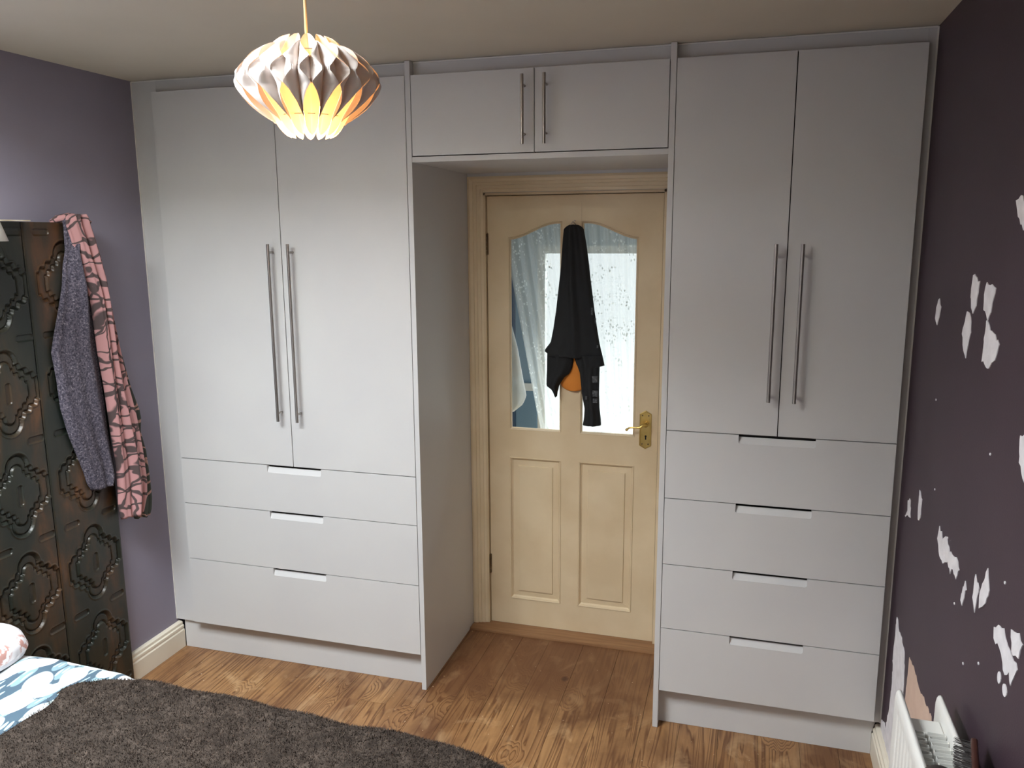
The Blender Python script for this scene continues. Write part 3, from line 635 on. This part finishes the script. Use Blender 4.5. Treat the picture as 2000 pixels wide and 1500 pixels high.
drape('scarf_underside', [(1.79, -.345, -.318), (1.70, -.330, -.298), (1.60, -.320, -.278), (1.504, -.31, -.268), (1.423, -.30, -.243), (1.30, -.29, -.215), (1.22, -.28, -.195), (1.13, -.27, -.158), (1.095, -.26, -.154), (1.04, -.25, -.165), (.956, -.24, -.142), (.85, -.24, -.132), (.76, -.24, -.128), (.715, -.235, -.138), (.692, -.225, -.155)], 'y', -2.110, .036, 2.2, 'scarf_dark', sf, 40, 110, 33, .4, 1.0, .004, .3)['label'] = 'dark green underside of the scarf'
bm = bmesh.new(); tube(bm, [(-2.140, -.452, 1.850), (-2.125, -.435, 1.862), (-2.105, -.405, 1.868), (-2.085, -.375, 1.862), (-2.065, -.352, 1.845)], [.008, .014, .017, .016, .012], 14)
from_bm('scarf_fold', bm, 'scarf_obj', sf, True)
cd = tag(box('printed_card', (-2.150, -2.070, -.815, -.600, 1.8525, 1.856), 'card'), 'thin cream printed card lying flat on top of the carved screen', 'card')

# bedside wall lamp at the left edge
wl = thing('wall_lamp', (-1.95, -.935, 1.84), 'white conical wall lampshade at the left edge, above the bed', 'lamp')
bm = bmesh.new(); c0 = Vector((-1.965, -.905, 1.79)); n = 40
ro = [bm.verts.new(c0+Vector((.088*math.cos(t), .088*math.sin(t), 0))) for t in np.linspace(0, 2*PI, n, False)]; rt = [bm.verts.new(c0+Vector((.050*math.cos(t), .050*math.sin(t), .125))) for t in np.linspace(0, 2*PI, n, False)]
for i in range(n): bm.faces.new((ro[i], ro[(i+1) % n], rt[(i+1) % n], rt[i]))
me_ = from_bm('lamp_shade', bm, 'white', wl, True); sm = me_.modifiers.new('solid', 'SOLIDIFY'); sm.thickness = .002
bm = bmesh.new(); tube(bm, [(-2.163, -.905, 1.97), (-2.08, -.905, 1.985), (-1.99, -.905, 1.97), (-1.965, -.905, 1.93), (-1.965, -.905, 1.86)], [.006]*5, 10); cyl(bm, (-2.165, -.905, 1.97), (-2.150, -.905, 1.97), .035, 24)
bx(bm, -2.014, -1.916, -.907, -.903, 1.909, 1.914)
from_bm('lamp_arm', bm, 'steel', wl)

# ------------------------------------------------------------ bed
bed = thing('bed', (-1.15, -1.8, 0), 'double bed with leaf-print duvet along the left wall', 'bed')
bm = bmesh.new(); bx(bm, -2.08, -.24, -2.50, -1.10, .22, .52, .04); from_bm('mattress', bm, 'robe', bed, True)
bm = bmesh.new(); bx(bm, -2.07, -.25, -2.49, -1.11, .10, .219, .01); from_bm('bed_base', bm, 'fleece', bed)
for x in (-2.0, -.35):
    for y in (-2.42, -1.2): box('leg', (x-.02, x+.02, y-.02, y+.02, 0, .099), 'brushwood', bed)
def lump(x, y, seed, amp):
    r = np.random.default_rng(seed); o_ = 0
    for f, a in ((4, 1), (9, .55), (19, .3), (37, .16)):
        for _ in range(3):
            t = r.uniform(0, PI); p = r.uniform(0, 6.28); o_ = o_+a*np.sin(f*(x*math.cos(t)+y*math.sin(t))*1.6+p)
    return o_*amp/2
ZX = [-2.2, -1.9, -1.8, -1.70, -1.55, -1.45, -1.25, -.85, -.60, -.44, -.33, -.2, .1]
ZZ = [.575, .575, .572, .576, .570, .556, .545, .536, .524, .508, .486, .440, .40]
def surf(px, py, ye, lift, seed, amp, r=.06, xe=-.22, wob=0):
    ye = ye+wob*np.sin(px*11+1)+wob*.7*np.sin(px*27)
    qy = np.maximum(0, py-ye); an = np.minimum(qy/r, PI/2); y = np.where(qy > 0, ye+r*np.sin(an), py); dz = -r*(1-np.cos(an))-np.maximum(0, qy-r*PI/2)
    qx = np.maximum(0, px-xe); ax = np.minimum(qx/r, PI/2); x = np.where(qx > 0, xe+r*np.sin(ax), px); dz = dz-r*(1-np.cos(ax))-np.maximum(0, qx-r*PI/2)
    z = np.interp(x, ZX, ZZ)+lift+dz+lump(x, py, seed, amp)*np.where(qy+qx > .02, .5, 1)
    return x, y, np.maximum(z, .06+.0*z)
# duvet
Pu, Pv = np.meshgrid(np.linspace(-2.105, .10, 260), np.linspace(-2.56, -.74, 220))
x, y, z = surf(Pu, Pv, -1.052, .0, 5, .0045, wob=.004)
z = z+.013*np.exp(-((Pu+1.50-.30*(Pv+1.1))/.05)**2)*(Pv < -1.0)+.020*np.exp(-((Pu+1.72)/.10)**2-((Pv+1.09)/.06)**2)
from_np('duvet', np.stack([x, y, z], -1).reshape(-1, 3), grid_faces(220, 260), 'duvet', bed)
# blanket
bk = thing('brown_blanket', (-.9, -1.8, .56), 'dark brown fleecy blanket spread over the foot of the bed', 'blanket')
vv = np.linspace(-2.55, -.80, 240); lft = np.interp(vv, [-2.55, -1.9, -1.36, -1.24, -1.16, -1.12, -1.08, -1.05, -.80], [-1.62, -1.58, -1.553, -1.548, -1.548, -1.532, -1.492, -1.425, -1.40])
sG, vG = np.meshgrid(np.linspace(0, 1, 280), vv); uG = lft[:, None]+(.06-lft[:, None])*sG
def blanket(pu, pv, s): 
    x, y, z = surf(pu, pv, -1.063, .019, 9, .0055, .062, -.215, .006); return x, y, z-.010*np.exp(-(s/.012)**2)
x, y, z = blanket(uG, vG, sG)
from_np('blanket_cloth', np.stack([x, y, z], -1).reshape(-1, 3), grid_faces(240, 280), 'fleece', bk)
# pile: short curled tufts standing on the cloth
N = 170000
pv = -2.4+1.52*RNG.random(N); s_ = RNG.random(N); lf = np.interp(pv, vv, lft); pu = lf+(.0-lf)*s_; clump = lump(pu*9, pv*9, 77, 1.0)
x, y, z = blanket(pu, pv, s_); e = .002
x2, y2, z2 = blanket(pu, pv+e, s_); ty = np.stack([x2-x, y2-y, z2-z], -1); x3, y3, z3 = blanket(pu+e, pv, s_); tx = np.stack([x3-x, y3-y, z3-z], -1)
nn = np.cross(tx, ty); nn /= np.linalg.norm(nn, axis=1, keepdims=True)+1e-9
dirv = RNG.normal(size=(N, 3)); dirv /= np.linalg.norm(dirv, axis=1, keepdims=True)
up = nn+dirv*.75; up /= np.linalg.norm(up, axis=1, keepdims=True); sd = np.cross(up, RNG.normal(size=(N, 3))); sd /= np.linalg.norm(sd, axis=1, keepdims=True)
Lh = (.006+.004*RNG.random(N)+.002*np.clip(clump, -1, 1))[:, None]; P0 = np.stack([x, y, z], -1)-nn*.001
V = np.stack([P0-sd*.0011, P0+sd*.0011, P0+up*Lh], 1).reshape(-1, 3)
me = bpy.data.meshes.new('pile'); me.vertices.add(3*N); me.vertices.foreach_set('co', V.astype(np.float32).ravel()); me.loops.add(3*N); me.loops.foreach_set('vertex_index', np.arange(3*N, dtype=np.int32))
me.polygons.add(N); me.polygons.foreach_set('loop_start', np.arange(0, 3*N, 3, dtype=np.int32)); me.update(calc_edges=True); me.validate()
pl = link('pile', me, 'pile', bk); pl['kind'] = 'stuff'
# pillow
def pillow(name, c, sx, sy, sz, rot, mat, label):
    n = 48; a = np.linspace(-1, 1, n); Ag, Bg = np.meshgrid(a, a)
    th = (np.clip(1-Ag**2, 0, 1)*np.clip(1-Bg**2, 0, 1))**.42; pin = 1-.26*(Ag**2*Bg**2)
    X = Ag*sx*(1-.06*(1-Bg**2)*0)*pin; Y_ = Bg*sy*pin; Zt = th*sz*(1+.05*np.sin(5*Ag+2*Bg)); cr, sr = math.cos(rot), math.sin(rot)
    def W(Z): return np.stack([c[0]+X*cr-Y_*sr, c[1]+X*sr+Y_*cr, c[2]+Z], -1).reshape(-1, 3)
    o = from_np(name, np.concatenate([W(Zt), W(-Zt*.5)]), np.concatenate([grid_faces(n, n), grid_faces(n, n, n*n, True)]), mat)
    return tag(o, label, 'pillow')
pillow('pillow', (-1.955, -1.225, .603), .150, .255, .088, -.33, 'pillow', 'white pillow with rust leaf print at the head of the bed')

# ------------------------------------------------------------ radiator
ra = thing('radiator', (.63, -1.5, .15), 'white double panel radiator on the aubergine wall, end seen from above', 'radiator')
def rad_panel(name, xa, xb, flute):
    ys = np.arange(-2.15, -.848, .003)[::-1]; zp = [.150, .165, .185, .200, .45, .700, .715, .730, .742, .748, .750]
    ew = [.5, 1, 1, 1, 1, 1, 1, 1, .80, .5, .15]; fl = [0, 0, 0, 1, 1, 1, 0, 0, 0, 0, 0]
    t = (-.848-ys); f = np.exp(-((np.mod(t, .0333)-.0166)/.0048)**2)*np.clip((t-.035)/.01, 0, 1)
    V = []; mid = (xa+xb)/2; hw_ = (xb-xa)/2
    for z, e, k in zip(zp, ew, fl):
        for yy, ff in zip(ys, f): V.append((mid-hw_*e+(flute*ff*.007*k if flute > 0 else 0), yy, z))
    n = len(ys); m_ = len(zp)
    for z, e, k in zip(zp, ew, fl):
        for yy, ff in zip(ys, f): V.append((mid+hw_*e, yy, z))
    F = [tuple(f_) for f_ in grid_faces(m_, n)]+[tuple(f_) for f_ in grid_faces(m_, n, n*m_, True)]
    F += [(i*n, (i+1)*n, n*m_+(i+1)*n, n*m_+i*n) for i in range(m_-1)]+[(i*n+n-1, n*m_+i*n+n-1, n*m_+(i+1)*n+n-1, (i+1)*n+n-1) for i in range(m_-1)]
    F += [((m_-1)*n+j, (m_-1)*n+j+1, n*m_+(m_-1)*n+j+1, n*m_+(m_-1)*n+j) for j in range(n-1)]
    o = from_np(name, np.array(V), F, 'white', ra); bm = bmesh.new(); bm.from_mesh(o.data); bmesh.ops.recalc_face_normals(bm, faces=bm.faces); bm.to_mesh(o.data); bm.free(); return o
rad_panel('front_panel', .578, .596, 1); rad_panel('back_panel', .664, .682, 0)
def fins(x0, x1, name):
    bm = bmesh.new(); pts = []; y = -.955; k = 0
    while y > -2.1:
        pts += [(x0 if k % 2 == 0 else x1, y), (x0 if k % 2 == 0 else x1, y-.0098)]; y -= .0122; k += 1
    back = [(p[0]+.0012*(1 if p[0] == x0 else -1)*0+.0012, p[1]-.0004) for p in pts[::-1]]
    va = [bm.verts.new((p[0], p[1], .19)) for p in pts]; vb = [bm.verts.new((p[0], p[1], .722)) for p in pts]
    for i in range(len(pts)-1): bm.faces.new((va[i], va[i+1], vb[i+1], vb[i]))
    o = from_bm(name, bm, 'white', ra); s = o.modifiers.new('solid', 'SOLIDIFY'); s.thickness = .0012; return o
fins(.5975, .620, 'convector_fins'); fins(.628, .6625, 'convector_fins')
for z in (.18, .655): box('end_connector', (.5965, .6635, -.960, -.905, z, z+.06), 'white', ra, .004)
for y in (-1.05, -1.9): box('wall_bracket', (.682, .7105, y-.015, y+.015, .25, .66), 'white', ra)
bm = bmesh.new(); cyl(bm, (.63, -.885, .15), (.63, -.885, 0), .0075, 12); cyl(bm, (.63, -.885, .235), (.63, -.885, .15), .012, 12); cyl(bm, (.63, -.93, .21), (.63, -.885, .21), .009, 12); from_bm('pipe', bm, 'white', ra)

# brushes left on top of the radiator
hb = thing('bristle_brush', (.68, -1.2, .751), 'dark wooden brush with rows of bristles on its side on the radiator top', 'brush')
bm = bmesh.new(); bx(bm, .6905, .7035, -1.39, -1.085, .7512, .800, .005); from_bm('brush_back', bm, 'brushwood', hb, True)
bm = bmesh.new(); rb_ = random.Random(5)
for i in range(44):
    for j in range(5):
        y = -1.092-i*.0066; z = .757+j*.0088
        for q in range(2):
            p = (.6915, y+rb_.uniform(-.001, .001), z+rb_.uniform(-.001, .001)); cyl(bm, p, (.662+rb_.uniform(-.002, .002), p[1]+.006+rb_.uniform(-.003, .003), p[2]+rb_.uniform(-.003, .004)), .0008, 4, .0004)
br = from_bm('bristles', bm, 'bristle', hb); br['kind'] = 'stuff'
hb.rotation_euler = (0, 0, -.2); hb.location.x -= .036
rb2 = thing('round_brush', (.62, -1.24, .751), 'dark brown round-backed brush at the bottom edge, resting across the radiator', 'brush')
bm = bmesh.new(); bmesh.ops.create_uvsphere(bm, u_segments=32, v_segments=18, radius=1)
for v in bm.verts: v.co = Vector((.597+v.co.x*.037, -1.238+v.co.y*.048, .7795+v.co.z*.0285))
from_bm('brush_head', bm, 'brush_dark', rb2, True)
bm = bmesh.new(); tube(bm, [(.588, -1.275, .775), (.592, -1.34, .771), (.600, -1.42, .769), (.603, -1.46, .768)], [.014, .011, .013, .008], 14); from_bm('brush_handle', bm, 'brush_dark', rb2, True)

# ------------------------------------------------------------ pendant lamp
LC = Vector((-.727, -1.12, 0)); ZB, ZT = 2.012, 2.216; H = ZT-ZB
pd = thing('pendant_lamp', (-.727, -1.12, 2.40), 'lit white pleated paper pendant lampshade hanging from the ceiling', 'lamp')
NS = 16; al = PI/NS
pv_, pr_ = [0, .06, .2, .35, .48, .56, .64, .77, .89, 1], [.074, .082, .102, .132, .152, .157, .151, .127, .101, .080]
def RP(v): 
    return float(np.interp(v, pv_, pr_))
vs = np.linspace(0, 1, 81); Rsm = np.array([RP(v) for v in vs]); ker = np.ones(7)/7; Rsm = np.convolve(np.pad(Rsm, 3, 'edge'), ker, 'valid')
def Rr(v): return float(np.interp(v, vs, Rsm))
gk, gvv = [0, .16, .28, .38, .445, .50, .56, .60, .66, .706, .76, .84, .90, 1], [1, .97, .72, .36, .03, .36, .74, .74, .36, .03, .36, .75, .97, 1]
def gap(v): return float(np.interp(v, gk, gvv))
def P(th, r, v): return LC+Vector((r*math.cos(th), r*math.sin(th), ZB+H*v))
cdir = math.atan2(-2.7677+1.12, .2093+.727)
nf, nvv = 7, 64
for k in range(NS):
    th0 = cdir+.035+k*2*al; bm = bmesh.new()
    dep = lambda v: .030*Rr(v)/.165+.003
    for sgn in (-1, 1):
        prev = None
        for j in range(nvv+1):                       # front wings between contact line and free edge
            v = .14+(.90-.14)*j/nvv; g_ = min(gap(v), .985); R_ = Rr(v); row = []
            for i in range(nf+1):
                s = i/nf; t = g_+(1-g_)*s; r = R_-dep(v)*(s**2.0)*min(1, (1-g_)*1.6+.0) - dep(v)*max(0, t-.0)**6*(1-min(1, (1-g_)*1.6)); row.append(bm.verts.new(P(th0+sgn*al*t, r, v)))
            if prev:
                for i in range(nf): bm.faces.new((prev[i], prev[i+1], row[i+1], row[i]))
            prev = row
    leafbm = bmesh.new(); prev = None
    for j in range(nvv+1):                           # folded inner leaf with rounded ends
        v = j/nvv; e = min(v, 1-v)/.12; wd = 1 if e >= 1 else math.sqrt(max(0, 1-(1-e)**2)); row = []
        for i in range(-6, 7):
            t = i/6*max(wd, .03)*.99; R_ = Rr(v); r = R_-dep(v)*(1.0+ .85*(1-abs(t))); row.append(leafbm.verts.new(P(th0+al*t, r, v)))
        if prev:
            for i in range(12): leafbm.faces.new((prev[i], prev[i+1], row[i+1], row[i]))
        prev = row
    from_bm('shade_leaf', leafbm, 'paper_thin', pd, True)
    wing = bm; o = None
    from_bm('shade_pleat', wing, 'paper', pd, True)
    bm = bmesh.new(); prev = None                    # folded diamond closing the waist of the pleat
    for j in range(25):
        v = .445+(.706-.445)*j/24; g_ = gap(v)*.999; R_ = Rr(v); row = [bm.verts.new(P(th0+al*t*g_*1.12, R_-dep(v)*(.12+.62*(1-abs(t))), v)) for t in (-1, -.66, -.33, 0, .33, .66, 1)]
        if prev:
            for i in range(6): bm.faces.new((prev[i], prev[i+1], row[i+1], row[i]))
        prev = row
    from_bm('shade_diamond', bm, 'paper', pd, False)
for v in (.20, .82):
    bm = bmesh.new(); r = Rr(v)-.050*Rr(v)/.165; pts = [P(t, r, v) for t in np.linspace(0, 2*PI, 49)]; tube(bm, pts, [.0010]*49, 6)
    from_bm('wire_ring', bm, 'steel', pd)
bm = bmesh.new()
for a in range(3):
    t = cdir+.5+a*2*PI/3; tube(bm, [P(t, .018, .80), P(t, Rr(.82)-.034, .82)], [.0012]*2, 6)
from_bm('shade_spider', bm, 'steel', pd)
bm = bmesh.new(); cyl(bm, (LC.x, LC.y, 2.145), (LC.x, LC.y, 2.185), .019, 20); cyl(bm, (LC.x, LC.y, 2.185), (LC.x, LC.y, 2.203), .016, 20, .006); from_bm('lamp_holder', bm, 'white', pd, True)
bm = bmesh.new(); cyl(bm, (LC.x, LC.y, 2.20), (LC.x, LC.y, 2.392), .0034, 12); from_bm('cord', bm, 'cord', pd, True)
bm = bmesh.new(); cyl(bm, (LC.x, LC.y, 2.375), (LC.x, LC.y, 2.3995), .030, 28, .045); from_bm('ceiling_rose', bm, 'white', pd, True)
bm = bmesh.new(); bmesh.ops.create_uvsphere(bm, u_segments=20, v_segments=14, radius=.030, matrix=Matrix.Translation((LC.x, LC.y, 2.065))); cyl(bm, (LC.x, LC.y, 2.085), (LC.x, LC.y, 2.146), .022, 20, .014)
from_bm('bulb', bm, 'bulb', pd, True)
bl = bpy.data.lights.new('bulb_light', 'POINT'); bl.energy = 4.5; bl.color = (1, .60, .26); bl.shadow_soft_size = .032
blo = bpy.data.objects.new('bulb_light', bl); col.objects.link(blo); blo.location = (LC.x, LC.y, 2.035)
